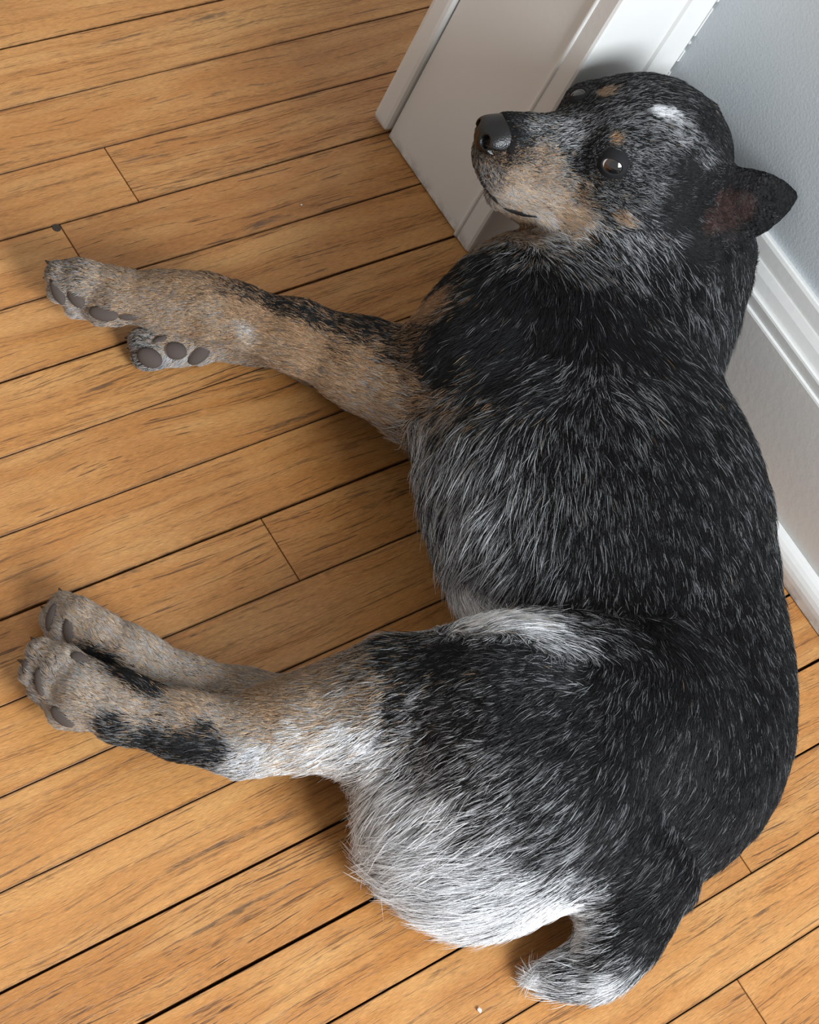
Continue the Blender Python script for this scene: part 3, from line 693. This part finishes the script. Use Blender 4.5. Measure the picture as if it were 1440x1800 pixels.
for c, r in EYES: Ln *= np.clip((np.linalg.norm(Rt - c, axis=1) - r) / 0.012 + 0.30, 0.30, 1)
gr = rng.random(n); guard0 = (gr < 0.16) & (val[:, 0] > 9)
Ln[guard0] *= 1.15
lift = 0.28 + 0.12 * guard0 + 0.12 * rng.normal(size=n) + 0.35 * np.clip((9.0 - val[:, 0]) / 6.0, 0, 1)
K = 5
s = np.linspace(0, 1, K)
dirv = T + N * lift[:, None]; dirv /= np.linalg.norm(dirv, axis=1)[:, None]
curl = rng.normal(size=(n, 3)) * 0.10; curl[:, 2] -= 0.06
Pt = Rt[:, None, :] - N[:, None, :] * 0.0003 + Ln[:, None, None] * (dirv[:, None, :] * s[None, :, None] + (T - dirv + curl)[:, None, :] * (s ** 2)[None, :, None] * 0.55)
# clumps: tips lean towards a neighbouring guide hair
cell = np.floor((Rt + rng.normal(size=(n, 3)) * 0.0007) / 0.0030).astype(np.int64)
key = (cell[:, 0] + 500) * 4000000 + (cell[:, 1] + 500) * 2000 + cell[:, 2] + 10
_, first, inv = np.unique(key, return_index=True, return_inverse=True); ci = first[inv.ravel()]
cs = (0.50 * s ** 1.3)[None, :, None]
Pt = Pt * (1 - cs) + cs * (Rt[:, None, :] * (1 - s)[None, :, None] * 0 + Pt[ci])
Pt[:, :, 2] = np.maximum(Pt[:, :, 2], 0.0015)
inb = Pt[:, :, 2] < 0.19
Pt[:, :, 0] = np.where(inb, np.minimum(Pt[:, :, 0], 0.086), np.minimum(Pt[:, :, 0], 0.1125))
low = (Pt[:, :, 2] < 0.026); Pt[:, :, 0] = np.where(low, np.minimum(Pt[:, :, 0], 0.0735), Pt[:, :, 0])
bad = (Pt[:, :, 0] > -0.002) & (Pt[:, :, 1] > -0.005); Pt[:, :, 1] = np.where(bad, -0.005, Pt[:, :, 1])
# colour: each hair is black, white or tan; neighbours in a clump tend to agree
ur = np.where(rng.random(n) < np.where(val[:, 0] < 9, 0.12, 0.33), rng.random(n)[ci], rng.random(n))
ur = np.clip(ur + 0.07 * smooth_noise(Rt, 500.0, 61), 0, 1)
w = val[:, 1] ** np.where(val[:, 2] > 0.12, 1.1, 1.38); t = val[:, 2]
light = GREY[None] + (WHITE - GREY)[None] * np.clip((w - 0.10) / 0.80, 0, 1)[:, None] ** 1.15
light = light * (0.75 + 0.5 * rng.random(n))[:, None]
tanc = TAN[None] + (CREAM - TAN)[None] * np.clip(w * 1.7 + 0.25 * rng.normal(size=n), 0, 1)[:, None]
tanc = tanc * (0.7 + 0.6 * rng.random(n))[:, None]
col = BLACK[None] * (0.6 + 1.6 * rng.random(n))[:, None]
pb0 = 1 - w - t; pb = np.where(t > 0.12, np.clip((pb0 - 0.26) / 0.74, 0, 1), pb0); grow = (1 - pb) / np.maximum(w + t, 1e-3); w = w * grow; t = t * grow
isw = ur < w; ist = (~isw) & (ur < w + t)
earm = np.linalg.norm(Rt - hit(1278, 372)[0], axis=1) < 0.045; tanc[earm] *= np.array([0.17, 0.13, 0.20])
guard = guard0 & isw; light[guard] = np.minimum(light[guard] * 1.5, 0.85)
col[isw] = light[isw]; col[ist] = tanc[ist]
warm = isw & (rng.random(n) < t * 0.8); col[warm] = col[warm] * np.array([1.0, 0.86, 0.72])
hc = bpy.data.hair_curves.new('fur'); hc.add_curves([K] * n)
hc.position_data.foreach_set('vector', (Pt - DOG_O).astype(np.float32).ravel())
rad = hc.attributes.new('radius', 'FLOAT', 'POINT')
r0 = np.where(val[:, 0] < 8, 0.00012, 0.00013) * (0.75 + 0.5 * rng.random(n))
r0[guard] *= 1.4
rad.data.foreach_set('value', (r0[:, None] * np.array([1.0, 1.0, 0.85, 0.6, 0.15])[None]).astype(np.float32).ravel())
hcol = hc.attributes.new('hair_color', 'FLOAT_COLOR', 'CURVE')
hcol.data.foreach_set('color', np.c_[np.clip(col, 0, 0.95), np.ones(n)].astype(np.float32).ravel())
k = NT('fur'); at_ = k.n('ShaderNodeAttribute', attribute_name='hair_color')
hb = k.n('ShaderNodeBsdfPrincipled', {'Base Color': at_.outputs['Color'], 'Roughness': 0.5, 'Specular IOR Level': 0.22})
hc.materials.append(k.surf(hb.outputs[0]))
fur = bpy.data.objects.new('fur', hc); C.objects.link(fur); fur.parent = dog
tag(fur, 'speckled black, white and tan coat of short hair', kind='stuff')

wr = np.random.default_rng(3); WN = 18
wb = [hit(wr.uniform(855, 915), wr.uniform(290, 345)) for _ in range(WN)]
wp = np.zeros((WN, 5, 3)); ss = np.linspace(0, 1, 5)
for i, (p0, n0) in enumerate(wb):
    d0 = n0 * 0.7 - hr * wr.uniform(0.1, 0.8) + hu * wr.uniform(-0.7, 0.3); d0 /= np.linalg.norm(d0); ln = wr.uniform(0.012, 0.026)
    wp[i] = p0 + ln * (d0[None] * ss[:, None] + (hr * 0.25 - hu * 0.15)[None] * (ss ** 2)[:, None])
wh = bpy.data.hair_curves.new('whiskers'); wh.add_curves([5] * WN); wh.position_data.foreach_set('vector', (wp - DOG_O).astype(np.float32).ravel())
wh.attributes.new('radius', 'FLOAT', 'POINT').data.foreach_set('value', np.tile(np.array([0.00013, 0.00012, 0.0001, 0.00007, 0.00003], np.float32), WN))
wh.materials.append(simple_mat('whisker_hair', (0.10, 0.09, 0.085), 0.4))
who = bpy.data.objects.new('whiskers', wh); C.objects.link(who); who.parent = dog; tag(who, kind='stuff')

# ------------------------------------------------------------------ crumbs on the floor
M_CRUMB = simple_mat('white_crumb', (0.80, 0.78, 0.74), 0.8)
def crumb(x, y, r, label):
    bm = bmesh.new(); bmesh.ops.create_icosphere(bm, subdivisions=1, radius=r)
    for v in bm.verts: v.co = Vector((v.co.x * random.uniform(0.7, 1.2), v.co.y * random.uniform(0.7, 1.2), v.co.z * random.uniform(0.5, 0.8)))
    zmin = min(v.co.z for v in bm.verts)
    me_ = bpy.data.meshes.new('crumb'); bm.to_mesh(me_); bm.free()
    o = link('crumb', me_, M_CRUMB); o.location = (x, y, -zmin + 0.0001); tag(o, label, 'crumb')
crumb(-0.366, -0.537, 0.0019, "white crumb on the oak floor just behind the dog's tail")
crumb(-0.116, 0.089, 0.0010, 'tiny pale crumb on the floor boards before the door jamb')
